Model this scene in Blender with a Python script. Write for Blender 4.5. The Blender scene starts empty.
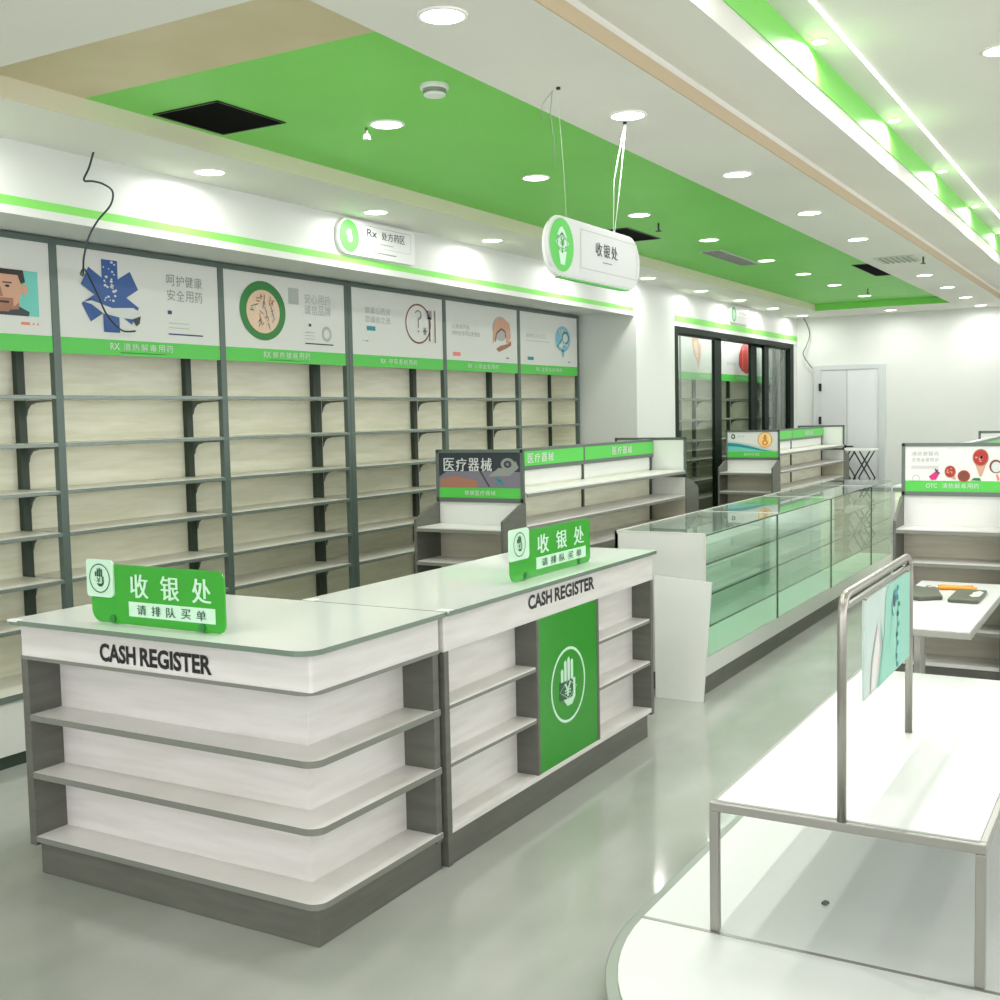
import bpy, bmesh, math, random
from mathutils import Vector, Matrix
random.seed(7)
S = bpy.context.scene
COL = S.collection
PI = math.pi

# ------------------------------------------------------------------ materials
def lin(c):
    c = c / 255.0
    return c / 12.92 if c <= 0.04045 else ((c + 0.055) / 1.055) ** 2.4
def rgb(t): return (lin(t[0]), lin(t[1]), lin(t[2]), 1)
MATS = {}
def mat(name, col, rough=0.5, metal=0.0, spec=0.5, emit=0, coat=0.0):
    m = bpy.data.materials.new(name); m.use_nodes = True
    b = m.node_tree.nodes['Principled BSDF']
    b.inputs['Base Color'].default_value = rgb(col)
    b.inputs['Roughness'].default_value = rough
    b.inputs['Metallic'].default_value = metal
    b.inputs['Specular IOR Level'].default_value = spec
    b.inputs['Coat Weight'].default_value = coat
    b.inputs['Coat Roughness'].default_value = 0.05
    if emit:
        b.inputs['Emission Color'].default_value = rgb(col)
        b.inputs['Emission Strength'].default_value = emit
    MATS[name] = m
    return m
def vary(m, c1, c2, scale=(1, 1, 1), nscale=4.0, detail=4, bump=0.0, lo=0.35, hi=0.65):
    nt = m.node_tree; N = nt.nodes; L = nt.links; b = N['Principled BSDF']
    tc = N.new('ShaderNodeTexCoord'); mp = N.new('ShaderNodeMapping'); mp.inputs['Scale'].default_value = scale
    no = N.new('ShaderNodeTexNoise'); no.inputs['Scale'].default_value = nscale; no.inputs['Detail'].default_value = detail
    cr = N.new('ShaderNodeValToRGB'); cr.color_ramp.elements[0].color = rgb(c1); cr.color_ramp.elements[1].color = rgb(c2)
    cr.color_ramp.elements[0].position = lo; cr.color_ramp.elements[1].position = hi
    L.new(tc.outputs['Object'], mp.inputs['Vector']); L.new(mp.outputs['Vector'], no.inputs['Vector'])
    L.new(no.outputs['Fac'], cr.inputs['Fac']); L.new(cr.outputs['Color'], b.inputs['Base Color'])
    if bump:
        bp = N.new('ShaderNodeBump'); bp.inputs['Strength'].default_value = bump; bp.inputs['Distance'].default_value = 0.01
        L.new(no.outputs['Fac'], bp.inputs['Height']); L.new(bp.outputs['Normal'], b.inputs['Normal'])
    return m
def glass(name, tint, refl=0.10, rough=0.0, ior=1.45):
    m = bpy.data.materials.new(name); m.use_nodes = True
    nt = m.node_tree; nt.nodes.clear(); N = nt.nodes; L = nt.links
    out = N.new('ShaderNodeOutputMaterial'); mx = N.new('ShaderNodeMixShader')
    tr = N.new('ShaderNodeBsdfTransparent'); tr.inputs['Color'].default_value = rgb(tint)
    gl = N.new('ShaderNodeBsdfGlossy'); gl.inputs['Roughness'].default_value = rough
    fr = N.new('ShaderNodeFresnel'); fr.inputs['IOR'].default_value = ior
    ge = N.new('ShaderNodeNewGeometry'); mi = N.new('ShaderNodeMapRange')
    mi.inputs['To Min'].default_value = ior; mi.inputs['To Max'].default_value = 1.0 / ior
    L.new(ge.outputs['Backfacing'], mi.inputs['Value']); L.new(mi.outputs['Result'], fr.inputs['IOR'])
    L.new(fr.outputs['Fac'], mx.inputs['Fac']); L.new(tr.outputs['BSDF'], mx.inputs[1]); L.new(gl.outputs['BSDF'], mx.inputs[2])
    L.new(mx.outputs['Shader'], out.inputs['Surface'])
    MATS[name] = m
    return m

M_wall = vary(mat('wall_paint', (214, 219, 212), 0.55), (212, 217, 210), (216, 220, 214), nscale=1.2)
M_ceil = vary(mat('ceiling_paint', (222, 222, 212), 0.6), (219, 219, 209), (225, 225, 215), nscale=1.0)
M_beige = vary(mat('unpainted_board_glow', (206, 194, 158), 0.7), (198, 186, 148), (214, 202, 168), nscale=1.5)  # bare board, with the dim warm glow on it mixed into the colour
M_cream = mat('cove_cream', (208, 206, 178), 0.6)
M_tan = mat('step_shade_tan', (190, 174, 142), 0.6)  # warm shade on the ceiling step, put into the colour
M_grn_c = vary(mat('ceiling_green', (124, 212, 90), 0.5), (120, 208, 86), (128, 216, 94), nscale=0.8)
M_floor = vary(mat('floor_tile', (160, 165, 155), 0.11, spec=0.5), (150, 156, 145), (170, 174, 166), scale=(1, 0.6, 1), nscale=1.6, detail=6)
M_lam = vary(mat('white_laminate', (220, 219, 213), 0.35), (213, 211, 204), (225, 224, 219), scale=(1.0, 1.0, 9.0), nscale=3.0, detail=5)
M_lamv = vary(mat('cream_laminate', (236, 237, 212), 0.4), (228, 229, 202), (243, 244, 222), scale=(1.0, 1.0, 10.0), nscale=3.0, detail=5)
M_wht = mat('white_panel', (222, 225, 219), 0.28)
M_top = mat('pale_glass_worktop', (236, 242, 236), 0.10, spec=0.35, coat=0.15)
M_tedge = mat('worktop_edge', (110, 128, 112), 0.25)
M_taupe = vary(mat('taupe_board', (95, 97, 88), 0.45), (91, 93, 84), (100, 102, 92), scale=(1, 1, 8), nscale=4)
M_edge = mat('taupe_edging', (122, 126, 116), 0.4)
M_lame = vary(mat('beige_laminate', (190, 187, 166), 0.4), (183, 180, 158), (197, 194, 174), scale=(1.0, 1.0, 10.0), nscale=3.0, detail=5)
M_post = mat('dark_green_grey_metal', (88, 104, 96), 0.35, 0.25)
M_dark = mat('dark_upright', (56, 70, 58), 0.45, 0.2)
M_shelf = mat('shelf_board', (226, 226, 214), 0.35)
M_rail = mat('shelf_front_rail', (124, 136, 128), 0.25, 0.4)
M_frame = mat('grey_green_frame', (96, 108, 100), 0.35, 0.2)
M_steel = mat('satin_steel', (168, 166, 158), 0.28, 0.85)
M_tube = mat('painted_grey_steel', (150, 150, 142), 0.3, 0.5)
M_green = mat('sign_green', (48, 160, 36), 0.25)
M_green2 = mat('poster_green', (82, 196, 74), 0.4)
M_panelg = mat('counter_green', (42, 146, 34), 0.2)
M_paper = mat('poster_paper', (214, 217, 210), 0.45)
M_pale = mat('pale_mint', (196, 232, 204), 0.3)
M_white = mat('plain_white', (205, 210, 205), 0.35)
M_black = mat('black_ink', (18, 20, 18), 0.4)
M_dgreen = mat('dark_green_ink', (22, 84, 52), 0.4)
M_greyt = mat('grey_ink', (140, 146, 138), 0.5)
M_lgrey = mat('light_grey_ink', (172, 178, 172), 0.5)
M_blue = mat('star_blue', (38, 84, 148), 0.4)
M_navy = mat('navy_ink', (34, 56, 96), 0.4)
M_blush = mat('blush_print', (206, 190, 184), 0.5)
M_skin = mat('skin_print', (206, 160, 132), 0.5)
M_skind = mat('skin_shadow_print', (160, 112, 88), 0.5)
M_hair = mat('dark_hair_print', (44, 36, 32), 0.5)
M_teal = mat('teal_print', (110, 200, 186), 0.45)
M_tealm = mat('mint_print', (138, 200, 178), 0.45)
M_tealp = mat('pale_teal_print', (188, 208, 198), 0.45)
M_tealb = mat('deep_teal_print', (30, 140, 150), 0.45)
M_orange = mat('orange_print', (228, 150, 52), 0.45)
M_orangel = mat('light_orange_print', (246, 214, 150), 0.45)
M_red = mat('red_print', (176, 40, 34), 0.45)
M_redl = mat('salmon_print', (226, 130, 110), 0.45)
M_pink = mat('magenta_print', (206, 40, 120), 0.45)
M_bowl = mat('bowl_green_print', (36, 124, 52), 0.45)
M_pill = mat('pill_cream_print', (226, 196, 164), 0.5)
M_brown = mat('brown_print', (120, 64, 44), 0.5)
M_lblue = mat('pale_blue_print', (128, 184, 200), 0.5)
M_violet = mat('grey_violet_print', (120, 116, 128), 0.5)
M_darkp = mat('dark_photo_print', (40, 50, 56), 0.4)
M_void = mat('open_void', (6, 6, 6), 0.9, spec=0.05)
M_plast = mat('white_plastic', (232, 234, 230), 0.35)
M_vent = mat('vent_slats', (188, 196, 178), 0.5)
M_cable = mat('dark_cable', (30, 52, 56), 0.5)
M_cableg = mat('grey_cable', (120, 126, 120), 0.5)
M_wire = mat('white_cord', (236, 240, 236), 0.4)
M_doorm = mat('door_grey_frame', (198, 204, 202), 0.4)
M_doorl = mat('door_leaf', (214, 218, 218), 0.45)
M_doord = mat('door_leaf_side', (204, 208, 208), 0.45)
M_cabf = mat('dark_green_frame', (8, 26, 17), 0.5, 0.0, spec=0.15)
M_olive = mat('olive_case', (82, 88, 72), 0.5)
M_orangeh = mat('orange_handle', (232, 150, 40), 0.4)
M_yblk = mat('black_metal', (28, 28, 28), 0.4)
M_lamp = mat('lamp_diffuser', (255, 252, 244), 0.5, emit=9)
M_ledm = mat('led_strip', (255, 255, 250), 0.5, emit=2)
M_trimw = mat('lamp_trim', (238, 238, 232), 0.3)
M_bead = mat('grey_bead', (140, 150, 138), 0.35, 0.3)
G_green = glass('green_glass', (246, 252, 248), ior=1.5)
G_clear = glass('door_glass', (246, 251, 247), ior=1.5)
G_shelf = glass('shelf_glass', (243, 251, 246), ior=1.5)
M_gedge = mat('glass_edge', (46, 88, 62), 0.15)

# ------------------------------------------------------------------ mesh helpers
class MB:
    def __init__(s): s.v = []; s.f = []; s.mi = []; s.mats = []; s.sm = []
    def m(s, mt):
        if mt not in s.mats: s.mats.append(mt)
        return s.mats.index(mt)
    def add(s, vs, fs, mt, smooth=False):
        o = len(s.v); i = s.m(mt)
        s.v += [tuple(v) for v in vs]
        for f in fs: s.f.append([o + k for k in f]); s.mi.append(i); s.sm.append(smooth)
        return s
    def box(s, x0, x1, y0, y1, z0, z1, mt):
        vs = [(x, y, z) for x in (x0, x1) for y in (y0, y1) for z in (z0, z1)]
        return s.add(vs, [(0, 1, 3, 2), (4, 6, 7, 5), (0, 4, 5, 1), (2, 3, 7, 6), (0, 2, 6, 4), (1, 5, 7, 3)], mt)
    def prism(s, pts, axis, a, b, mt, capmat=None):
        def p(q, t):
            if axis == 'z': return (q[0], q[1], t)
            if axis == 'x': return (t, q[0], q[1])
            return (q[0], t, q[1])
        n = len(pts)
        vs = [p(q, a) for q in pts] + [p(q, b) for q in pts]
        s.add(vs, [(i, (i + 1) % n, n + (i + 1) % n, n + i) for i in range(n)], mt)
        s.add(vs, [list(range(n))[::-1], list(range(n, 2 * n))], capmat or mt)
        return s
    def tube(s, pts, r, mt, n=10, closed=False):
        pts = [Vector(p) for p in pts]; k = len(pts); vs = []
        up = None
        for i, p in enumerate(pts):
            t = (pts[min(i + 1, k - 1)] - pts[max(i - 1, 0)]).normalized()
            if up is None:
                up = Vector((0, 0, 1)) if abs(t.z) < 0.9 else Vector((1, 0, 0))
            a = t.cross(up).normalized(); up = a.cross(t).normalized()
            for j in range(n):
                w = 2 * PI * j / n
                vs.append(p + a * math.cos(w) * r + up * math.sin(w) * r)
        fs = [(i * n + j, i * n + (j + 1) % n, (i + 1) * n + (j + 1) % n, (i + 1) * n + j) for i in range(k - 1) for j in range(n)]
        s.add(vs, fs, mt, True)
        s.add(vs, [list(range(n))[::-1], list(range((k - 1) * n, k * n))], mt)
        return s
    def disc(s, c, r, z0, z1, mt, n=28):
        return s.prism([(c[0] + r * math.cos(2 * PI * i / n), c[1] + r * math.sin(2 * PI * i / n)) for i in range(n)], 'z', z0, z1, mt)
    def build(s, name, parent=None, bevel=0.0, origin=None):
        me = bpy.data.meshes.new(name)
        o = Vector((0, 0, 0))
        root = parent
        while root is not None:
            o = Vector(root.location) + o; root = root.parent
        if origin is not None: o = Vector(origin)
        me.from_pydata([tuple(Vector(v) - o) for v in s.v], [], s.f)
        for mt in s.mats: me.materials.append(mt)
        for p, i, sm in zip(me.polygons, s.mi, s.sm): p.material_index = i; p.use_smooth = sm
        bm = bmesh.new(); bm.from_mesh(me)
        bmesh.ops.remove_doubles(bm, verts=bm.verts, dist=1e-6) if not getattr(s, 'flat', False) else None
        if not getattr(s, 'flat', False): bmesh.ops.recalc_face_normals(bm, faces=bm.faces)
        bm.to_mesh(me); bm.free(); me.update()
        ob = bpy.data.objects.new(name, me); COL.objects.link(ob)
        if parent is not None: ob.parent = parent
        else: ob.location = o
        if bevel:
            b = ob.modifiers.new('Bevel', 'BEVEL'); b.width = bevel; b.segments = 2; b.limit_method = 'ANGLE'
        return ob
def tag(o, label=None, cat=None, group=None, kind=None):
    if label: o['label'] = label
    if cat: o['category'] = cat
    if group: o['group'] = group
    if kind: o['kind'] = kind
    return o
def empty(name, loc, label=None, cat=None, group=None):
    o = bpy.data.objects.new(name, None); COL.objects.link(o); o.location = loc; o.empty_display_size = 0.1
    return tag(o, label, cat, group)
def bx(name, b, mt, parent=None, bevel=0.0):
    return MB().box(*b, mt).build(name, parent, bevel, origin=None if parent is not None else ((b[0] + b[1]) / 2, (b[2] + b[3]) / 2, b[4]))
def struct(name, b, mt, label=None):
    o = bx(name, b, mt); tag(o, label, None, None, 'structure'); return o
def dup(root, loc, label=None):
    r = root.copy(); COL.objects.link(r); r.location = loc
    if label: r['label'] = label
    for ch in root.children:
        c = ch.copy(); COL.objects.link(c); c.parent = r
        for g in ch.children:
            d = g.copy(); COL.objects.link(d); d.parent = c
    return r

# ------------------------------------------------------------------ lettering
_tc = {}
def text2d(st, bold=0.0, res=3):
    k = (st, bold)
    if k in _tc: return _tc[k]
    cu = bpy.data.curves.new('lettering', 'FONT'); cu.body = st; cu.size = 1.0; cu.offset = bold; cu.resolution_u = res
    ob = bpy.data.objects.new('lettering_source', cu); COL.objects.link(ob)
    dg = bpy.context.evaluated_depsgraph_get()
    me = bpy.data.meshes.new_from_object(ob.evaluated_get(dg))
    vs = [(v.co.x, v.co.y) for v in me.vertices]; fs = [tuple(p.vertices) for p in me.polygons]
    bpy.data.objects.remove(ob); bpy.data.curves.remove(cu); bpy.data.meshes.remove(me)
    if not vs: vs = [(0, 0), (1, 0), (1, 1)]; fs = []
    x0 = min(v[0] for v in vs); x1 = max(v[0] for v in vs); y0 = min(v[1] for v in vs); y1 = max(v[1] for v in vs)
    vs = [((v[0] - x0) / (x1 - x0 or 1), (v[1] - y0) / (y1 - y0 or 1)) for v in vs]
    _tc[k] = (vs, fs); return _tc[k]
class Art(MB):
    """flat printed graphics on a surface: 'x' faces +X (u=y, v=z), 'y' faces -Y (u=x, v=z)"""
    flat = True
    def __init__(s, face, pos, step=0.0012): super().__init__(); s.face = face; s.pos = pos; s.step = step; s.k = 0
    def P(s, u, v, k):
        d = s.step * k
        return (s.pos + d, u, v) if s.face == 'x' else (u, s.pos - d, v)
    def poly(s, pts, mt, k=1):
        a = sum(pts[i][0] * pts[(i + 1) % len(pts)][1] - pts[(i + 1) % len(pts)][0] * pts[i][1] for i in range(len(pts)))
        if a < 0: pts = pts[::-1]
        return s.add([s.P(u, v, k) for u, v in pts], [list(range(len(pts)))], mt)
    def rect(s, u0, v0, u1, v1, mt, k=1): return s.poly([(u0, v0), (u1, v0), (u1, v1), (u0, v1)], mt, k)
    def ell(s, cu, cv, ru, rv, mt, k=1, n=36): return s.poly([(cu + ru * math.cos(2 * PI * i / n), cv + rv * math.sin(2 * PI * i / n)) for i in range(n)], mt, k)
    def ring(s, cu, cv, ru, rv, w, mt, k=1, n=40, a0=0, a1=2 * PI):
        vs = []; fs = []
        for i in range(n + 1):
            a = a0 + (a1 - a0) * i / n
            vs += [s.P(cu + ru * math.cos(a), cv + rv * math.sin(a), k), s.P(cu + (ru - w) * math.cos(a), cv + (rv - w) * math.sin(a), k)]
        for i in range(n): fs.append((2 * i, 2 * i + 2, 2 * i + 3, 2 * i + 1))
        return s.add(vs, fs, mt)
    def line(s, pts, w, mt, k=1):
        for (a, b), (c, d) in zip(pts, pts[1:]):
            L = math.hypot(c - a, d - b) or 1; nx, ny = -(d - b) / L * w / 2, (c - a) / L * w / 2
            s.poly([(a + nx, b + ny), (a - nx, b - ny), (c - nx, d - ny), (c + nx, d + ny)], mt, k)
        return s
    def text(s, st, u0, v0, u1, v1, mt, k=2, bold=0.0):
        if st.isascii(): vs, fs = text2d(st, bold); sh = [0]
        else: vs, fs = text2d(st, 0.0); e = (u1 - u0) * bold * 1.4; sh = [0] if not bold else [-e, -e / 2, 0, e / 2, e]
        for i, d in enumerate(sh): s.add([s.P(u0 + d + (u1 - u0) * a, v0 + (v1 - v0) * b, k + i * .08) for a, b in vs], fs, mt)
        return s
    def chars(s, st, u0, v0, u1, v1, mt, k=2, bold=0.0, fill=0.8):
        n = len(st); w = (u1 - u0) / n
        for i, c in enumerate(st):
            if c == ' ': continue
            g = w * (1 - fill) / 2
            s.text(c, u0 + i * w + g, v0, u0 + (i + 1) * w - g, v1, mt, k, bold * 1.3)
        return s

# ================================================================== SETTING
ZC = 2.79; ZT = 2.875; ZR = 3.10
XW = -5.05; YB = 15.1; XR = 3.4; YF = -2.5
struct('floor', (XW - .2, XR + .2, YF, YB + .2, -0.1, 0.0), M_floor)
struct('wall_left', (XW - .2, XW, YF, YB + .2, 0, 3.4), M_wall)
struct('wall_back', (XW, XR + .2, YB, YB + .2, 0, 3.4), M_wall)
struct('wall_right', (XR, XR + .2, YF, YB, 0, .25), M_wall)
struct('wall_right_head', (XR, XR + .2, YF, YB, 2.85, 3.4), M_wall)
for i_ in range(7): struct('fill_window_mullion', (XR + .05, XR + .13, -2.5 + i_ * 2.9, -2.42 + i_ * 2.9, .25, 2.85), M_dark)  # unseen window front, added so outside light fills the wall shelving
struct('wall_column', (XW, -4.14, 9.68, 10.63, 0, ZC), M_wall)
# bulkheads
struct('wall_bulkhead', (XW, -4.17, YF, 9.68, 2.516, ZC), M_wall)
struct('wall_bulkhead_rear', (XW, -4.17, 10.63, YB, 2.47, ZC), M_wall)
struct('trim_1', (-4.17, -4.165, YF, 9.68, 2.4905, 2.556), M_grn_c)
struct('trim_2', (-4.17, -4.165, 10.63, YB, 2.490, 2.556), M_grn_c)
struct('trim_3', (-4.20, -4.158, YF, 9.68, 2.480, 2.516), M_wall)
struct('trim_4', (-4.17, -4.158, 10.63, YB, 2.450, 2.489), M_wall)
# ceiling pieces
TX0, TX1, TY0, TY1 = -3.67, -2.12, 2.55, 14.08
c = MB()
c.box(-4.17, TX0, YF, YB, ZC, 3.3, M_ceil)
c.box(XW, -4.17, YF, YB, ZC, 3.3, M_ceil)
c.box(TX1, -1.585, YF, YB, ZC, 3.3, M_ceil)
c.box(TX0, TX1, YF, TY0, ZC, 3.3, M_ceil)
c.box(TX0, TX1, TY1, YB, ZC, 3.3, M_ceil)
c.box(TX0, TX1, TY0, TY1, ZT, 3.3, M_ceil)
c.box(-1.585, -1.29, YF, YB, ZT, 3.3, M_ceil)
c.box(-1.29, XR, YF, YB, ZR, 3.3, M_ceil)
tag(c.build('ceiling'), kind='structure')
struct('ceiling_green_panel', (TX0, TX1, 3.15, TY1, ZT - .006, ZT), M_grn_c)
struct('ceiling_bare_panel', (TX0, TX1, TY0, 3.15, ZT - .006, ZT), M_beige)
struct('trim_5', (TX0 - .0, TX0 + .006, TY0, TY1, ZC, ZT - .006), M_cream)
struct('trim_6', (TX0 + .006, TX1, TY1 - .006, TY1, ZC, ZT - .006), M_grn_c)
struct('step_shade_strip', (-1.585, -1.579, YF, YB, ZC, ZT - .03), M_tan)  # shade along the lower part of the step, painted as a tan strip
struct('trim_8', (-1.29, -1.284, YF, YB, 2.965, ZR), M_grn_c)

# back door
dY = YB
d = MB()
d.box(-3.944, -3.845, dY - .04, dY, 0, 2.16, M_doorm); d.box(-3.118, -3.03, dY - .04, dY, 0, 2.16, M_doorm); d.box(-3.845, -3.118, dY - .04, dY, 2.10, 2.16, M_doorm)
door = tag(d.build('door_1', bevel=.004, origin=(-3.49, dY, 0)), kind='structure')
bx('door_leaf', (-3.845, -3.515, dY - .03, dY - .002, 0.005, 2.10), M_doord, door, .003)
lf = bx('door_leaf', (-3.510, -3.118, dY - .028, dY - .002, 0.005, 2.10), M_doorl, door, .003)
for z in (1.88, 1.45, 0.3): bx('hinge', (-3.872, -3.838, dY - .048, dY - .03, z - .05, z + .05), M_yblk, door)
h = MB(); h.box(-3.55, -3.52, dY - .05, dY - .03, 1.09, 1.13, M_yblk); h.tube([(-3.535, dY - .05, 1.11), (-3.535, dY - .09, 1.11), (-3.42, dY - .09, 1.11)], .01, M_yblk, 8)
h.build('door_handle', door)
bx('keyhole_plate', (-3.55, -3.52, dY - .045, dY - .03, 1.02, 1.055), M_yblk, door)
struct('baseboard_back', (-3.02, XR, YB - .015, YB, 0, .09), M_doorm)

# ================================================================== WALL SHELVING
XF, XBk = -4.70, -5.02
SH = [1.753, 1.518, 1.283, 1.072, 0.838, 0.634]
def bay(name, y0, y1, art, label, group, xf=XF, xb=XBk, ztop=2.51, posts=(True, False), base_h=.345, cat='shelving'):
    ro = empty(name, ((xf + xb) / 2, (y0 + y1) / 2, 0), label, cat, group)
    pw = .028
    a, b = y0 + pw, y1 - (pw if posts[1] else 0)
    ylist = [y0] + ([y1 - pw] if posts[1] else [])
    for k, yy in enumerate(ylist):
        y2 = yy + (pw * 2 if not posts[1] else pw)
        if k == 0: y2 = yy + pw * 1.6
        bx('front_post', (xf - .035, xf, yy, y2, 0.02, ztop - .03), M_post, ro, .002)
        bx('back_upright', (xb, xb + .035, yy, y2, 0.02, ztop - .5), M_dark, ro)
    a = y0 + pw * 1.6
    bx('top_rail', (xf - .04, xf + .002, y0, y1, ztop - .03, ztop), M_post, ro, .002)
    bx('back_panel', (xb - .015, xb, y0, y1, 0.02, ztop - .04), M_lamv, ro)
    for z in SH:
        sh = bx('shelf', (xb + .002, xf - .012, a, b, z - .028, z - .008), M_shelf, ro)
        bx('price_rail', (xf - .012, xf, a, b, z - .028, z - .009), M_rail, sh, .002)
        y = y0 + .012
        br = MB(); br.prism([(xb + .05, z - .03), (xf - .03, z - .03), (xf - .03, z - .036), (xb + .13, z - .042), (xb + .085, z - .052), (xb + .062, z - .075), (xb + .05, z - .11)], 'y', y + .018, y + .024, M_frame)
        br.build('bracket', ro)
    bc = bx('base_cabinet', (xb + .01, xf + .07, y0, y1, .06, base_h - .03), M_wht, ro, .002)
    bx('deck', (xb + .01, xf + .075, y0, y1, base_h - .03, base_h - .008), M_shelf, ro)
    bx('deck_edge', (xf + .075, xf + .08, y0, y1, base_h - .034, base_h - .004), M_rail, ro)
    bx('plinth', (xb + .01, xf + .06, y0, y1, 0, .06), M_dark, ro)
    p = bx('header_poster', (xf - .02, xf - .006, y0 + pw * 1.6, b, 1.952, ztop - .03), M_paper, ro)
    ab = Art('x', xf - .006)
    ab.rect(a, 1.952, b, 2.033, M_green2, 1)
    art(ab, a, b)
    ab.build('printed_picture', p)
    return ro

def star(A, c, r, w, mt, k=2):
    for q in range(3):
        an = PI / 2 + q * PI / 3
        dx, dy = math.cos(an), math.sin(an); nx, ny = -dy, dx
        A.poly([(c[0] + dx * r + nx * w, c[1] + dy * r + ny * w), (c[0] - dx * r + nx * w, c[1] - dy * r + ny * w), (c[0] - dx * r - nx * w, c[1] - dy * r - ny * w), (c[0] + dx * r - nx * w, c[1] + dy * r - ny * w)], mt, k + q * .25)
def art_man(A, a, b):
    A.rect(3.16, 2.12, 3.715, 2.335, M_teal, 1)
    A.poly([(3.24, 2.12), (3.655, 2.12), (3.66, 2.14), (3.60, 2.165), (3.30, 2.165)], M_darkp, 2)
    A.poly([(3.42, 2.13), (3.60, 2.15), (3.61, 2.23), (3.42, 2.23)], M_skind, 3)
    A.poly([(3.36, 2.30), (3.355, 2.24), (3.38, 2.18), (3.43, 2.145), (3.49, 2.133), (3.55, 2.145), (3.60, 2.18), (3.625, 2.24), (3.62, 2.30), (3.56, 2.33), (3.42, 2.33)], M_skin, 4)
    A.ell(3.638, 2.245, .016, .024, M_skin, 4)
    A.poly([(3.35, 2.335), (3.63, 2.335), (3.64, 2.28), (3.615, 2.27), (3.60, 2.31), (3.38, 2.31), (3.36, 2.27), (3.34, 2.28)], M_hair, 5)
    A.poly([(3.42, 2.20), (3.57, 2.20), (3.57, 2.16), (3.54, 2.135), (3.45, 2.135), (3.42, 2.16)], M_skind, 5)
    A.rect(3.455, 2.175, 3.545, 2.185, M_hair, 6); A.poly([(3.487, 2.25), (3.503, 2.25), (3.515, 2.205), (3.475, 2.205)], M_skind, 6)
    for u in (3.44, 3.54): A.rect(u - .025, 2.268, u + .025, 2.274, M_hair, 6); A.ell(u, 2.255, .013, .006, M_hair, 6)
    A.rect(3.61, 2.078, 3.66, 2.092, M_redl, 1); A.rect(3.675, 2.08, 3.685, 2.09, M_redl, 1); A.rect(3.70, 2.08, 3.71, 2.09, M_redl, 1)
    A.text('RX', 3.12, 1.975, 3.17, 2.01, M_white, 2, .01); A.chars('肠胃消化用药', 3.19, 1.973, 3.48, 2.013, M_white)
def art_star(A, a, b):
    cx, cy = 4.155, 2.255
    star(A, (cx, cy), .185, .052, M_blue)
    A.poly([(3.98, 2.215), (4.03, 2.225), (4.16, 2.195), (4.30, 2.205), (4.345, 2.185), (4.35, 2.16), (4.29, 2.145), (4.20, 2.15), (4.10, 2.165), (4.03, 2.205)], M_white, 4)
    A.poly([(4.29, 2.145), (4.35, 2.165), (4.34, 2.125), (4.32, 2.11)], M_darkp, 4.2)
    for i in range(26):
        u, v = cx + random.uniform(-.045, .045), random.uniform(2.22, 2.43); r = random.uniform(.003, .008)
        A.ell(u, v, r * 1.4, r, M_white, 4, 6)
    A.chars('呵护健康', 4.54, 2.345, 4.815, 2.405, M_greyt, 2, 0, .86); A.chars('安全用药', 4.54, 2.265, 4.815, 2.325, M_greyt, 2, 0, .86)
    A.rect(4.545, 2.190, 4.575, 2.210, M_navy, 2); A.rect(4.545, 2.078, 4.805, 2.086, M_navy, 2)
    for z in (2.14, 2.115): A.rect(4.55, z, 4.70, z + .004, M_lgrey, 2)
    A.text('RX', 4.14, 1.982, 4.20, 2.016, M_white, 2, .01); A.chars('清热解毒用药', 4.22, 1.98, 4.58, 2.018, M_white)
    A.rect(4.20, 1.966, 4.52, 1.969, M_white)
def art_bowl(A, a, b):
    A.rect(5.17, 2.09, 5.66, 2.43, M_paper, 1)
    A.rect(5.55, 2.32, 5.65, 2.42, M_lgrey, 1.2)
    A.ell(5.315, 2.26, .205, .178, M_bowl, 2); A.ell(5.315, 2.255, .148, .13, M_pill, 3)
    for i in range(90):
        an, r = random.uniform(0, 2 * PI), math.sqrt(random.random()) * .85
        u, v, t = 5.315 + .14 * r * math.cos(an), 2.255 + .12 * r * math.sin(an), random.uniform(0, PI)
        L = random.uniform(.01, .022)
        A.line([(u - L * math.cos(t), v - L * math.sin(t)), (u + L * math.cos(t), v + L * math.sin(t))], .005, random.choice([M_brown, M_white, M_white, M_brown, M_paper]), 4)
    A.chars('安心用药', 5.70, 2.335, 5.97, 2.395, M_lgrey, 2, 0, .86); A.chars('诚信品牌', 5.70, 2.265, 5.97, 2.325, M_lgrey, 2, 0, .86)
    A.rect(5.74, 2.19, 5.765, 2.208, M_navy, 2); A.rect(5.70, 2.078, 5.985, 2.086, M_darkp, 2)
    A.ring(5.92, 2.15, .05, .05, .02, M_lgrey, 1)
    for z in (2.15, 2.13, 2.11): A.rect(5.70, z, 5.80, z + .004, M_lgrey, 2)
    A.text('RX', 5.31, 1.982, 5.37, 2.016, M_white, 2, .01); A.chars('解热镇痛用药', 5.385, 1.98, 5.75, 2.018, M_white); A.rect(5.36, 1.966, 5.7, 1.969, M_white)
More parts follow.
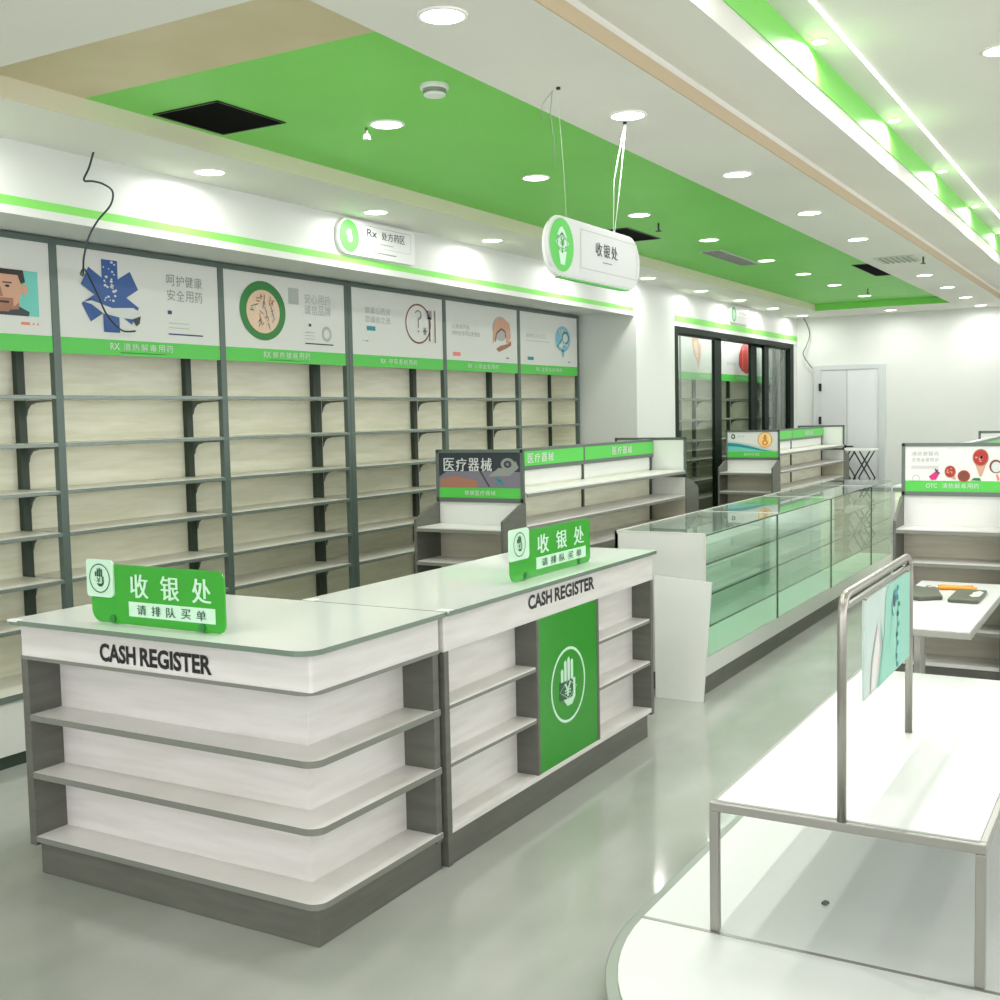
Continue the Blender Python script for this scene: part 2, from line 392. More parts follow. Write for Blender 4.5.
def art_plate(A, a, b):
    A.ring(6.985, 2.28, .165, .145, .012, M_brown, 2)
    A.ring(6.985, 2.345, .045, .035, .012, M_greyt, 3, 20, -PI / 2, PI * .9); A.rect(6.979, 2.25, 6.991, 2.315, M_greyt, 3); A.ell(6.985, 2.225, .008, .008, M_greyt, 3)
    for i in range(6):
        an = i * PI / 3; A.line([(7.07, 2.23), (7.07 + .03 * math.cos(an), 2.23 + .03 * math.sin(an))], .012, M_greyt, 3)
    A.rect(7.125, 2.16, 7.137, 2.34, M_darkp, 4)
    for u in (7.105, 7.127, 7.149): A.rect(u, 2.33, u + .008, 2.385, M_darkp, 4)
    A.rect(7.105, 2.32, 7.157, 2.335, M_darkp, 4); A.rect(7.20, 2.15, 7.210, 2.39, M_brown, 4)
    A.chars('健康心药房', 6.335, 2.315, 6.64, 2.36, M_lgrey, 2, 0, .86); A.chars('您诚信之选', 6.335, 2.255, 6.64, 2.30, M_lgrey, 2, 0, .86)
    A.rect(6.355, 2.20, 6.455, 2.23, M_tealb, 2); A.rect(6.30, 2.125, 6.33, 2.13, M_lgrey); A.rect(6.34, 2.124, 6.37, 2.132, M_greyt)
    A.text('RX', 6.51, 1.98, 6.57, 2.012, M_white, 2, .01); A.chars('呼吸系统用药', 6.60, 1.978, 6.965, 2.014, M_white)
def art_hand(A, a, b):
    A.ell(8.19, 2.31, .13, .10, M_lgrey, 1.5)
    A.poly([(8.06, 2.18), (8.07, 2.33), (8.14, 2.39), (8.24, 2.40), (8.34, 2.36), (8.36, 2.25), (8.31, 2.19), (8.27, 2.20), (8.29, 2.27), (8.22, 2.32), (8.14, 2.29), (8.11, 2.23)], M_skin, 2)
    A.poly([(8.11, 2.14), (8.18, 2.17), (8.30, 2.19), (8.36, 2.22), (8.36, 2.18), (8.27, 2.15), (8.16, 2.12)], M_skind, 2.5)
    A.line([(8.10, 2.2), (8.12, 2.27), (8.20, 2.31), (8.26, 2.29), (8.27, 2.24)], .014, M_brown, 3)
    A.chars('让疾病开始', 7.44, 2.275, 7.70, 2.31, M_lgrey, 2, 0, .86); A.chars('你的生活可以更健康', 7.44, 2.225, 7.86, 2.26, M_lgrey, 2, 0, .86)
    A.rect(7.45, 2.065, 7.56, 2.095, M_redl, 2); A.rect(8.28, 2.068, 8.32, 2.078, M_darkp)
    A.text('RX', 7.67, 1.98, 7.73, 2.012, M_white, 2, .01); A.chars('心脑血管用药', 7.76, 1.978, 8.15, 2.014, M_white)
def art_blue(A, a, b):
    A.ring(9.32, 2.28, .15, .115, .03, M_lblue, 2); A.ell(9.25, 2.30, .06, .07, M_lblue, 2.5); A.ring(9.37, 2.29, .07, .06, .02, M_tealb, 3)
    A.ell(9.36, 2.20, .05, .03, M_lblue, 2.5); A.poly([(9.29, 2.18), (9.35, 2.18), (9.335, 2.115), (9.31, 2.115)], M_lblue, 2)
    A.line([(9.2, 2.2), (9.3, 2.28), (9.34, 2.36)], .012, M_tealb, 4); A.line([(9.24, 2.36), (9.31, 2.27), (9.4, 2.21)], .01, M_white, 4)
    A.chars('健康生活从口', 8.62, 2.265, 8.98, 2.30, M_lgrey, 2, 0, .86); A.rect(8.62, 2.235, 9.05, 2.24, M_lgrey)
    A.rect(8.645, 2.072, 8.755, 2.10, M_tealb, 2); A.rect(9.42, 2.07, 9.46, 2.078, M_darkp)
    A.text('RX', 8.80, 1.98, 8.86, 2.012, M_white, 2, .01); A.chars('泌尿系统用药', 8.89, 1.978, 9.30, 2.014, M_white)
G = 'tall wall shelving bays behind the cash counters'
bay('wall_shelving', 2.65, 3.785, art_man, 'tall empty wall shelving bay under the poster with the man\'s face', G)
bay('wall_shelving', 3.785, 4.937, art_star, 'tall empty wall shelving bay under the poster with the blue six-armed star', G)
bay('wall_shelving', 4.937, 6.142, art_bowl, 'tall empty wall shelving bay under the poster with the green bowl of pills', G, posts=(True, True))
bay('wall_shelving', 6.145, 7.312, art_plate, 'tall empty wall shelving bay under the poster with plate, question mark and fork', G)
bay('wall_shelving', 7.312, 8.47, art_hand, 'tall empty wall shelving bay under the poster with a curled hand', G)
_last = bay('wall_shelving', 8.47, 9.64, art_blue, 'tall empty wall shelving bay under the poster with a pale blue emblem', G, posts=(True, True))

bx('side_panel', (XBk, XF - .036, 9.618, 9.64, .35, 2.4), M_lamv, _last)

# shelving behind the sliding glass
def art_n(A, a, b): A.chars('中药饮片', a + .2, 1.978, b - .2, 2.012, M_white)
def art_c1(A, a, b):
    A.poly([(11.95, 2.40), (12.10, 2.43), (12.25, 2.32), (12.22, 2.18), (12.15, 2.06), (12.10, 2.16), (12.0, 2.24)], M_skin, 1.5); A.poly([(12.0, 2.36), (12.1, 2.38), (12.15, 2.2), (12.08, 2.2)], M_pill, 2)
    A.chars('中药饮片', 12.2, 1.978, 12.55, 2.012, M_white)
def art_c2(A, a, b):
    A.poly([(13.66, 2.09), (13.56, 2.15), (13.57, 2.28), (13.66, 2.38), (13.80, 2.45), (14.04, 2.45), (14.06, 2.3), (14.06, 2.1), (13.86, 2.05)], M_red, 2)
    A.line([(13.72, 2.4), (13.70, 2.1)], .02, M_redl, 3); A.line([(13.9, 2.42), (13.93, 2.1)], .02, M_redl, 3)
    A.chars('滋', 13.0, 2.38, 13.07, 2.44, M_dgreen); A.chars('参茸贵细', 13.1, 2.14, 13.45, 2.18, M_lgrey); A.chars('参茸贵细药', 13.45, 1.978, 13.85, 2.012, M_white)
def art_c3(A, a, b):
    A.poly([(14.75, 2.42), (14.85, 2.2), (14.78, 2.08), (14.70, 2.2)], M_brown, 2)
G2 = 'wall shelving bays inside the glass-fronted cabinet'
kw = dict(xf=-4.45, xb=-4.80, ztop=2.50)
bay('wall_shelving', 10.66, 11.57, art_n, 'narrow shelving bay at the left end inside the glass-fronted cabinet', G2, **kw)
bay('wall_shelving', 11.57, 12.86, art_c1, 'shelving bay behind the left sliding glass door of the wall cabinet', G2, **kw)
bay('wall_shelving', 12.86, 14.10, art_c2, 'shelving bay with the red poster seen through the open gap between glass doors', G2, **kw)
bay('wall_shelving', 14.10, 15.04, art_c3, 'shelving bay behind the right sliding glass doors of the wall cabinet', G2, posts=(True, True), **kw)

# sliding glass front
gf = empty('sliding_glass_front', (-4.22, 12.77, 0), 'dark green framed sliding glass doors fronting the recessed wall shelving', 'glass doors')
f = MB()
f.box(-4.29, -4.16, 10.64, 10.78, 0, 2.45, M_cabf); f.box(-4.29, -4.16, 14.75, 14.92, 0, 2.45, M_cabf); f.box(-4.29, -4.16, 10.78, 14.75, 2.385, 2.45, M_cabf); f.box(-4.29, -4.16, 10.78, 14.75, 0, .05, M_cabf)
f.build('outer_frame', gf, .003)
bx('side_panel', (-4.30, -4.17, 14.92, 15.095, 0, 2.45), M_wall, gf)
for y0, y1, x, s0, s1 in ((10.78, 12.12, -4.195, .03, .22), (13.36, 14.40, -4.255, .22, .06), (13.70, 14.75, -4.195, .17, .03)):
    m = MB()
    for a, b in ((y0, y0 + s0), (y1 - s1, y1)): m.box(x - .018, x + .018, a, b, .05, 2.385, M_cabf)
    m.box(x - .018, x + .018, y0, y1, 2.365, 2.385, M_cabf); m.box(x - .018, x + .018, y0, y1, .05, .13, M_cabf)
    dr = m.build('sliding_door', gf, .002)
    bx('pane', (x - .004, x + .004, y0 + s0, y1 - s1, .13, 2.365), G_clear, dr)

L = bpy.data.lights.new('cabinet_fill', 'AREA'); L.shape = 'RECTANGLE'; L.size = .03; L.size_y = 3.9; L.energy = 9  # unseen fill light added to brighten the shelving behind the glass
lo = bpy.data.objects.new('cabinet_fill', L); COL.objects.link(lo); lo.location = (-4.32, 12.75, 2.44); lo.rotation_euler = (0, math.radians(12), 0)

# ================================================================== CASH COUNTERS
def yen_logo(A, cu, cv, r, mt, mtbg, k=2, outline=True):
    """round emblem: ring, open hand above a banknote"""
    if outline: A.ring(cu, cv, r, r, r * .075, mt, k, 48)
    hs = [(-.36, .08, .42), (-.17, .08, .62), (.02, .08, .68), (.21, .08, .60)]
    for dx, y0, y1 in hs: A.poly([(cu + r * (dx - .075), cv + r * y0), (cu + r * (dx + .075), cv + r * y0), (cu + r * (dx + .075), cv + r * y1), (cu + r * dx, cv + r * (y1 + .06)), (cu + r * (dx - .075), cv + r * y1)], mt, k)
    A.poly([(cu + r * .27, cv + r * .12), (cu + r * .40, cv + r * .12), (cu + r * .40, cv - r * .38), (cu + r * .2, cv - r * .56), (cu - r * .08, cv - r * .56), (cu - r * .30, cv - r * .36), (cu + r * .27, cv - r * .30)], mt, k)
    A.rect(cu - r * .5, cv - r * .36, cu + r * .22, cv + r * .12, mtbg, k + .5)
    A.ring(cu - r * .02, cv - r * .12, r * .5, r * .26, r * .02, mt, k + .6, 4)
    A.text('¥', cu - r * .24, cv - r * .30, cu + r * .12, cv + r * .06, mt, k + 1, .03)

def rounded(x0, x1, y0, y1, rads, n=8):
    """outline with radii at (x0,y0),(x1,y0),(x1,y1),(x0,y1)"""
    pts = []
    for (cx, cy, sx, sy, a0), r in zip(((x0, y0, 1, 1, PI), (x1, y0, -1, 1, 1.5 * PI), (x1, y1, -1, -1, 0), (x0, y1, 1, -1, .5 * PI)), rads):
        if r <= 0: pts.append((cx, cy)); continue
        for i in range(n + 1):
            a = a0 + PI / 2 * i / n
            pts.append((cx + sx * r + r * math.cos(a), cy + sy * r + r * math.sin(a)))
    return pts
# --- near counter
cx0, cx1, cy0, cy1 = -3.482, -2.165, 2.60, 3.295
c1 = empty('cash_counter', ((cx0 + cx1) / 2, (cy0 + cy1) / 2, 0), 'near cash counter with rounded white corner shelves and CASH REGISTER on its front', 'counter')
bx('base', (-3.44, -2.178, 2.612, cy1, 0, .115), M_taupe, c1, .002)
for z, t in ((.135, .02), (.369, .022), (.577, .022)):
    m = MB(); m.prism(rounded(cx0 + .035, cx1, cy0, cy1 - .002, (0, .05, 0, 0)), 'z', z - t, z, M_edge, M_lam)
    m.build('shelf' if z > .2 else 'bottom_shelf', c1)
bx('core_panel', (cx0 + .035, cx1 - .135, cy0 + .135, cy1 - .03, .135, .79), M_lam, c1)
bx('side_panel', (cx0, cx0 + .035, cy0, cy1, .10, .775), M_taupe, c1, .002)
bx('end_panel', (cx1 - .15, cx1 - .006, cy1 - .035, cy1, .10, .775), M_taupe, c1, .002)
m = MB(); m.prism(rounded(cx0, cx1, cy0, cy1, (0, .06, 0, 0)), 'z', .775, .787, M_edge); m.build('fascia_underline', c1)
m = MB(); m.prism(rounded(cx0 + .004, cx1 - .004, cy0 + .004, cy1, (0, .012, 0, 0)), 'z', .787, .905, M_lam); m.build('fascia', c1)
m = MB(); m.prism(rounded(cx0 - .004, cx1 + .03, cy0 - .045, cy1 + .005, (0.01, .07, 0.01, 0.01)), 'z', .905, .912, M_tedge); m.prism(rounded(cx0 - .004, cx1 + .03, cy0 - .045, cy1 + .005, (0.01, .07, 0.01, 0.01)), 'z', .912, .922, M_tedge, M_top); m.build('worktop', c1)
A = Art('y', cy0 + .003); A.text('CASH', -3.076, .803, -2.905, .866, M_black, 1, .035); A.build('lettering', c1)
A = Art('y', cy0 + .003); A.text('REGISTER', -2.885, .803, -2.567, .866, M_black, 1, .035); A.build('lettering', c1)
# --- far counter
kx1, kx0, ky0, ky1 = -2.16, -2.79, 3.315, 5.222
c2 = empty('cash_counter', ((kx0 + kx1) / 2, (ky0 + ky1) / 2, 0), 'far cash counter with green emblem panel between its white shelf niches', 'counter')
bx('base', (kx0 + .02, kx1 - .004, ky0 + .002, ky1 - .075, 0, .118), M_taupe, c2, .002)
bx('back_board', (kx0 + .0, kx0 + .02, ky0, ky1, .1, .79), M_lam, c2)
bx('core_panel', (kx0 + .02, kx1 - .10, ky0 + .03, ky1 - .03, .135, .775), M_lam, c2)
bx('bottom_shelf', (kx0 + .02, kx1 - .001, ky0 + .012, ky1 - .02, .115, .135), M_lam, c2)
for y0, y1 in ((ky0 + .03, 4.0), (4.59, ky1 - .03)):
    for z in (.372, .583):
        s_ = bx('shelf', (kx1 - .10, kx1 - .006, y0, y1, z - .018, z), M_lam, c2)
        bx('edging', (kx1 - .006, kx1 - .004, y0, y1, z - .019, z - .007), M_edge, s_)
for y0, y1, nm in ((ky0, ky0 + .03, 'side_panel'), (ky1 - .03, ky1, 'side_panel'), (4.0, 4.02, 'divider'), (4.57, 4.59, 'divider')):
    bx(nm, ((kx0 if nm == 'side_panel' else kx1 - .10), kx1, y0, y1, (.0 if y0 == ky0 else .10 if nm == 'side_panel' else .135), .775), M_taupe, c2, .001)
gp = bx('emblem_panel', (kx1 - .10, kx1 - .002, 4.02, 4.57, .13, .775), M_panelg, c2, .001); tag(gp, 'glossy green panel with white hand and yuan emblem')
A = Art('x', kx1 - .002); yen_logo(A, 4.282, .452, .162, M_pale, M_dgreen, 1); A.build('emblem', gp)
bx('fascia', (kx0, kx1, ky0, ky1, .775, .905), M_lam, c2, .002)
m = MB(); m.prism(rounded(kx0 - .0, kx1 + .025, ky0 - .008, ky1 + .002, (0.01, .01, 0.01, 0.01)), 'z', .905, .912, M_tedge); m.prism(rounded(kx0 - .0, kx1 + .025, ky0 - .008, ky1 + .002, (0.01, .01, 0.01, 0.01)), 'z', .912, .922, M_tedge, M_top); m.build('worktop', c2)
A = Art('x', kx1); A.text('CASH', 3.936, .825, 4.140, .884, M_black, 1, .035); A.build('lettering', c2)
A = Art('x', kx1); A.text('REGISTER', 4.165, .825, 4.547, .884, M_black, 1, .035); A.build('lettering', c2)
for n_, x_, y_ in (('corner_cap', kx0 + .03, ky0 + .02), ('corner_cap', kx1, ky0 + .02)):
    bx(n_, (x_ - .03, x_ + .025, y_ - .025, y_ + .02, .915, .9235), M_plast, c2, .003)
bx('corner_cap', (cx0 - .006, cx0 + .05, cy0 - .046, cy0 - .02, .915, .9235), M_plast, c1, .003)

# --- standing signs on the counters
def register_sign(face, pos, u0, u1, z0, tabw, label):
    L = u1 - u0; z1 = z0 + .202
    loc = (u0 + L / 2, pos, z0) if face == 'y' else (pos, u0 + L / 2, z0)
    ro = empty('counter_sign', loc, label, 'sign', 'standing green cashier signs')
    ax = 'y' if face == 'y' else 'x'
    t0, t1 = (pos, pos + .006) if face == 'y' else (pos - .006, pos)
    MB().prism(rounded(u0, u1, z0 + .001, z1, (.045, .03, .03, .0)), ax, t0, t1, M_green).build('panel', ro)
    tb = MB().prism(rounded(u0 - .014, u0 - .014 + tabw, z0 + .088, z1 + .014, (.012, .018, .018, .012)), ax, *((pos - .006, pos) if face == 'y' else (pos, pos + .006)), M_pale).build('tab', ro)
    A = Art(face, pos - .006 if face == 'y' else pos + .006)
    yen_logo(A, u0 - .014 + tabw / 2, z0 + .152, .050, M_dgreen, M_pale, 1); A.build('emblem', tb)
    A = Art(face, pos)
    w = L
    for st, a in (('收', .315), ('银', .545), ('处', .775)):
        A.text(st, u0 + w * a, z0 + .094, u0 + w * (a + .132), z0 + .174, M_pale, 1, .02)
    A.rect(u0 + w * .295, z0 + .030, u0 + w * .935, z0 + .080, M_pale, 1)
    A.chars('请排队买单', u0 + w * .34, z0 + .038, u0 + w * .89, z0 + .071, M_dgreen, 2, .01, .62)
    A.build('lettering', ro)
    for q in (.17, .84):
        u = u0 + w * q
        fm = MB(); zc = z0 + .016; n = 16
        ring = [(u + .013 * math.cos(2 * PI * i / n), zc + .013 * math.sin(2 * PI * i / n)) for i in range(n)]
        if face == 'y': fm.prism(ring, 'y', pos - .006, pos - .0002, M_bowl); fm.box(u - .014, u + .014, pos + .0065, pos + .05, z0, z0 + .006, M_bowl)
        else: fm.prism(ring, 'x', pos + .0002, pos + .006, M_bowl); fm.box(pos - .05, pos - .0065, u - .014, u + .014, z0, z0 + .006, M_bowl)
        fm.build('foot_clip', ro)
    return ro
register_sign('y', 2.655, -3.165, -2.552, .9240, .13, 'green cashier sign standing on the near cash counter')
register_sign('x', -2.25, 3.957, 4.700, .9240, .165, 'green cashier sign standing on the far cash counter')

# ================================================================== ISLAND SHELVING (double sided, with end caps)
def island(xs, y1, y2, w, ztop, mids, art, header_text, label, shelves=(1.163, .978, .787, .60, .41), hh=.30, end_d=.26, face_text=M_white):
    ro = empty('island_shelving', (xs, (y1 + y2) / 2, 0), label, 'shelving', 'double-sided island shelving')
    hw = w / 2
    zb = ztop - hh
    bx('spine_board', (xs - .012, xs + .012, y1 + .02, y2 - .02, .12, ztop - .14), M_lamv, ro)
    bx('upper_board', (xs - .016, xs + .016, y1 + .02, y2 - .02, shelves[0] + .01, ztop - .14), M_wht, ro)
    bx('base', (xs - hw + .01, xs + hw - .01, y1 - end_d + .02, y2 + end_d - .02, 0, .15), M_taupe, ro)
    for sgn in (1, -1):
        xa, xb_ = sorted((xs + sgn * .017, xs + sgn * (hw + .0)))
        for z in shelves:
            s_ = bx('shelf', (xa, xb_, y1 + .02, y2 - .02, z - .022, z), M_lam, ro)
            e0, e1 = (xb_, xb_ + .006) if sgn > 0 else (xa - .006, xa)
            bx('price_rail', (e0, e1, y1 + .02, y2 - .02, z - .026, z - .008), M_edge, s_)
        bx('bottom_shelf', (xa, xb_, y1 + .02, y2 - .02, .15, .17), M_lam, ro)
    ys = [y1 + .012] + list(mids) + [y2 - .03]
    for y in ys: bx('upright', (xs - .022, xs + .022, y - .014, y + .014, .15, ztop - .015), M_dark, ro)
    # long header
    hd = MB()
    for sgn in (1, -1):
        xa, xb_ = sorted((xs + sgn * .016, xs + sgn * .030))
        hd.box(xa, xb_, y1 + .02, y2, ztop - .145, ztop - .02, M_frame)
    hd.box(xs - .03, xs + .03, y1 + .02, y2, ztop - .02, ztop - .012, M_frame)
    hdo = hd.build('long_header', ro)
    A = Art('x', xs + .030)
    cuts = [y1 + .02] + list(mids) + [y2]
    for a, b in zip(cuts, cuts[1:]):
        A.rect(a + .012, ztop - .118, b - .012, ztop - .030, M_green2, 1)
        c = (a + b) / 2 - .0
        if header_text: A.chars(header_text, c - .16, ztop - .10, c + .20, ztop - .045, M_white, 2, .01)
    A.build('lettering', hdo)
    # end caps
    for yy, sg in ((y1, -1), (y2, 1)):
        ya, yb = sorted((yy, yy + sg * end_d))
        for x0 in (xs - hw - .004, xs + hw - .012):
            yf = yy + sg * end_d
            pr = [(yy, .0), (yy, zb), (yy + sg * .06, zb - .01), (yf, shelves[1] + .045), (yf, 0)]
            MB().prism(pr, 'x', x0, x0 + .016, M_taupe).build('end_panel', ro)
        bx('end_back', (xs - hw + .006, xs + hw - .006, yy - .008, yy + .008, .15, shelves[1] - .02), M_lame, ro)
        bx('end_upper_back', (xs - hw + .006, xs + hw - .006, yy - .008, yy + .008, shelves[1] - .019, zb), M_wht, ro)
        for z in shelves[1:]:
            e_ = bx('end_shelf', (xs - hw + .012, xs + hw - .012, ya + .01, yb - .0, z - .02, z), M_lam, ro)
            fy = yy + sg * end_d
            bx('price_rail', (xs - hw + .012, xs + hw - .012, min(fy, fy + sg * .006), max(fy, fy + sg * .006), z - .024, z - .006), M_edge, e_)
        bx('end_bottom_shelf', (xs - hw + .012, xs + hw - .012, ya + .01, yb, .15, .17), M_lam, ro)
        fr = MB(); t = .018
        f0, f1 = (yy - .022, yy - .002) if sg < 0 else (yy + .002, yy + .022)
        fr.box(xs - hw, xs + hw, f0, f1, ztop - t, ztop, M_frame); fr.box(xs - hw, xs + hw, f0, f1, zb, zb + t * 1.3, M_frame)
        fr.box(xs - hw, xs - hw + t, f0, f1, zb, ztop, M_frame); fr.box(xs + hw - t, xs + hw, f0, f1, zb, ztop, M_frame)
        fo = fr.build('header_frame', ro, .0015)
        bx('header_board', (xs - hw + t, xs + hw - t, (f0 + f1) / 2 - .004, (f0 + f1) / 2 + .004, zb + t, ztop - t), M_wht, fo)
        if sg < 0:
            A = Art('y', (f0 + f1) / 2 - .004); art(A, xs - hw + t, xs + hw - t, zb + t * 1.3, ztop - t); A.build('printed_picture', fo)
    return ro
def art_device(A, a, b, z0, z1):
    A.rect(a, z0 + .058, b, z1, M_darkp, 1); A.rect(a, z0, b, z0 + .058, M_green2, 1)
    A.poly([(a, z0 + .06), (a, z0 + .12), (a + .05, z0 + .15), (a + .25, z0 + .155), (b, z0 + .15), (b, z0 + .058), (a, z0 + .058)], M_violet, 2)
    A.poly([(a + .01, z0 + .06), (a + .01, z0 + .105), (a + .10, z0 + .125), (a + .26, z0 + .10), (a + .26, z0 + .06)], M_skind, 3)
    A.ell(b - .08, z1 - .065, .045, .035, M_greyt, 3); A.ell(b - .08, z1 - .065, .025, .02, M_darkp, 4); A.ell(b - .08, z1 - .065, .012, .010, M_violet, 5)
    A.poly([(b - .21, z1 - .135), (b - .14, z1 - .085), (b - .06, z1 - .095), (b - .03, z1 - .045), (b - .01, z1 - .085), (b - .07, z1 - .13)], M_greyt, 2.5)
    A.line([(a + .28, z0 + .155), (a + .34, z0 + .065)], .008, M_darkp, 4); A.line([(b - .16, z0 + .12), (b - .10, z0 + .07)], .01, M_tealb, 4)
    A.line([(b - .16, z0 + .08), (b - .12, z0 + .11)], .008, M_tealb, 4)
    A.chars('医疗器械', a + .03, z1 - .105, a + .365, z1 - .03, M_white, 5, .012, .86)
    A.chars('健康医疗器械', a + .17, z0 + .016, a + .38, z0 + .042, M_white, 3, .0, .86)
def art_wave(A, a, b, z0, z1):
    A.rect(a, z0, b, z0 + .06, M_green2, 2)
    def wv(y, amp, ph): return [(a + (b - a) * i / 16, y - amp * i / 16 + .012 * math.sin(ph + i / 16 * 5)) for i in range(17)]
    for base, amp, ph, mt, k in ((z0 + .165, .085, 0, M_tealp, 1), (z0 + .145, .08, .4, M_tealb, 1.3), (z0 + .105, .04, .8, M_teal, 1.6)):
        A.poly([(a, z0 + .05)] + wv(base, amp, ph) + [(b, z0 + .05)], mt, k)
    A.ell(a + .06, z1 - .045, .022, .025, M_dgreen, 3); A.ell(a + .06, z1 - .045, .01, .012, M_white, 4)
    A.chars('养生保健', a + .10, z1 - .055, a + .18, z1 - .035, M_teal, 3)
    c = (b - .13, z1 - .08)
    A.ell(c[0], c[1], .075, .08, M_orangel, 3); A.ring(c[0], c[1], .075, .08, .008, M_orange, 4)
    A.ell(c[0], c[1] - .03, .032, .03, M_orange, 4); A.ell(c[0], c[1] + .015, .02, .022, M_orange, 4); A.rect(c[0] - .007, c[1] + .03, c[0] + .007, c[1] + .05, M_brown, 4); A.ell(c[0], c[1] - .03, .014, .013, M_orangel, 5)
    A.chars('滋补养生专区', a + .17, z0 + .018, a + .34, z0 + .044, M_white, 3, 0, .86)
def art_spoons(A, a, b, z0, z1):
    A.rect(a, z0, b, z0 + .062, M_green2, 1)
    for i, (t, y, w) in enumerate((('清热感冒药', z1 - .035, .15), ('天然本草呵护', z1 - .072, .15))): A.chars(t, a + .035, y - .018, a + .035 + w, y + .006, M_lgrey, 2)
    for y in (z1 - .115, z1 - .125): A.rect(a + .035, y, a + .185, y + .003, M_lgrey, 2)
    A.ring(a + .06, z0 + .075, .02, .02, .003, M_lgrey)
    u0 = a
    A.poly([(u0 + .13, z0 + .085), (u0 + .16, z0 + .11), (u0 + .18, z0 + .13), (u0 + .185, z0 + .10), (u0 + .17, z0 + .068), (u0 + .145, z0 + .066)], M_pink, 2)
    A.line([(u0 + .165, z0 + .13), (u0 + .175, z0 + .11), (u0 + .19, z0 + .105)], .008, M_navy, 3)
    def spoon(cu, cv, r, fill, hu, hv):
        A.ell(cu, cv, r, r * 1.15, M_skind, 2); A.ell(cu, cv, r * .86, r, fill, 3)
        A.poly([(cu - r * .8, cv - r * .5), (cu + r * .8, cv - r * .5), (hu + .006, hv), (hu - .006, hv)], M_skin, 1.8)
        for i in range(9):
            an = random.uniform(0, 6.3); q = random.random() * r * .6
            A.ell(cu + q * math.cos(an), cv + q * math.sin(an), r * .18, r * .12, random.choice([M_redl, M_skin, M_redl]), 4, 8)
    spoon(u0 + .245, z0 + .115, .03, M_red, u0 + .27, z0 + .07)
    A.ell(u0 + .318, z0 + .09, .033, .033, M_red, 2.5); A.ell(u0 + .318, z0 + .09, .026, .026, M_brown, 2.8)
    spoon(u0 + .405, z0 + .195, .042, M_red, u0 + .405, z0 + .09)
    A.poly([(u0 + .355, z0 + .065), (u0 + .37, z0 + .08), (u0 + .40, z0 + .08), (u0 + .41, z0 + .065)], M_bowl, 3)
    A.ell(u0 + .485, z0 + .145, .034, .038, M_brown, 2); A.ell(u0 + .487, z0 + .142, .026, .03, M_white, 3); A.line([(u0 + .49, z0 + .10), (u0 + .50, z0 + .065)], .012, M_redl, 2)
    A.text('OTC', a + .115, z0 + .022, a + .175, z0 + .046, M_white, 2, .01); A.chars('清热解毒用药', a + .20, z0 + .02, a + .40, z0 + .048, M_white, 2, 0, .86)
island(-3.368, 5.6, 8.11, .578, 1.408, (6.90,), art_device, '医疗器械', 'island shelving behind the far cash counter with the dark medical-device header sign')
island(-3.60, 11.4, 14.1, .560, 1.398, (12.73,), art_wave, '保健食品', 'island shelving beyond the glass counters with blue wave and gold emblem header')
island(-1.005, 6.9, 10.1, .570, 1.392, (8.5,), art_spoons, '非处方药', 'island shelving at the right with the spoons and red spices header', shelves=(1.12, .918, .735, .55, .365), end_d=.25)

# ================================================================== GLASS COUNTERS
gx1, gx0 = -2.20, -2.752
def glass_counter(y0, y1, label, end=False):
    ro = empty('glass_display_counter', ((gx0 + gx1) / 2, (y0 + y1) / 2, 0), label, 'display counter', 'row of glass display counters')
    bx('plinth', (gx0 + .02, gx1 - .004, y0, y1, 0, .10), M_taupe, ro)
    bx('base_box', (gx0, gx1, y0, y1, .10, .205), M_wht, ro, .001)
    bx('back_board', (gx0, gx0 + .015, y0, y1, .205, .90), M_wht, ro)
    if end: bx('end_board', (gx0, gx1 - .002, y0, y0 + .014, .205, .905), M_wht, ro)
    L = bpy.data.lights.new('counter_fill', 'AREA'); L.shape = 'RECTANGLE'; L.size = .02; L.size_y = y1 - y0 - .1; L.energy = 3.6; L.color = (.95, 1, .96)  # added fill light, hidden inside to brighten the counter interior
    lo = bpy.data.objects.new('counter_fill', L); COL.objects.link(lo); lo.location = (gx1 - .03, (y0 + y1) / 2, .897); lo.rotation_euler = (0, math.radians(28), 0)
    bx('front_glass', (gx1 - .006, gx1, y0 + .014, y1 - .002, .205, .905), G_green, ro)
    bx('top_glass', (gx0, gx1 + .002, y0, y1, .905, .913), G_green, ro)
    fr = MB()
    fr.box(gx1 - .004, gx1 + .002, y0, y1, .899, .905, M_gedge); fr.box(gx0, gx0 + .012, y0, y1, .899, .915, M_lam); fr.box(gx0, gx1, y0, y0 + .014, .905, .915, M_lam)
    fr.box(gx1 - .008, gx1 + .003, y0 - .003, y0 + .006, .205, .905, M_gedge if not end else M_lam); fr.box(gx0, gx0 + .02, y0, y0 + .02, .205, .90, M_lam)
    fr.build('edging', ro)
    for z in (.737, .556, .375):
        s_ = bx('glass_shelf', (gx0 + .02, gx1 - .015, y0 + .016, y1 - .004, z - .006, z), G_shelf, ro)
        bx('shelf_edge', (gx1 - .017, gx1 - .014, y0 + .016, y1 - .004, z - .010, z + .001), M_gedge, s_)
glass_counter(6.085, 7.49, 'nearest glass display counter, with the solid white end board', True)
glass_counter(7.493, 8.935, 'second glass display counter from the white end board')
glass_counter(8.938, 10.365, 'third glass display counter from the white end board')
glass_counter(10.368, 11.24, 'farthest glass display counter, next to the white-topped cabinet')
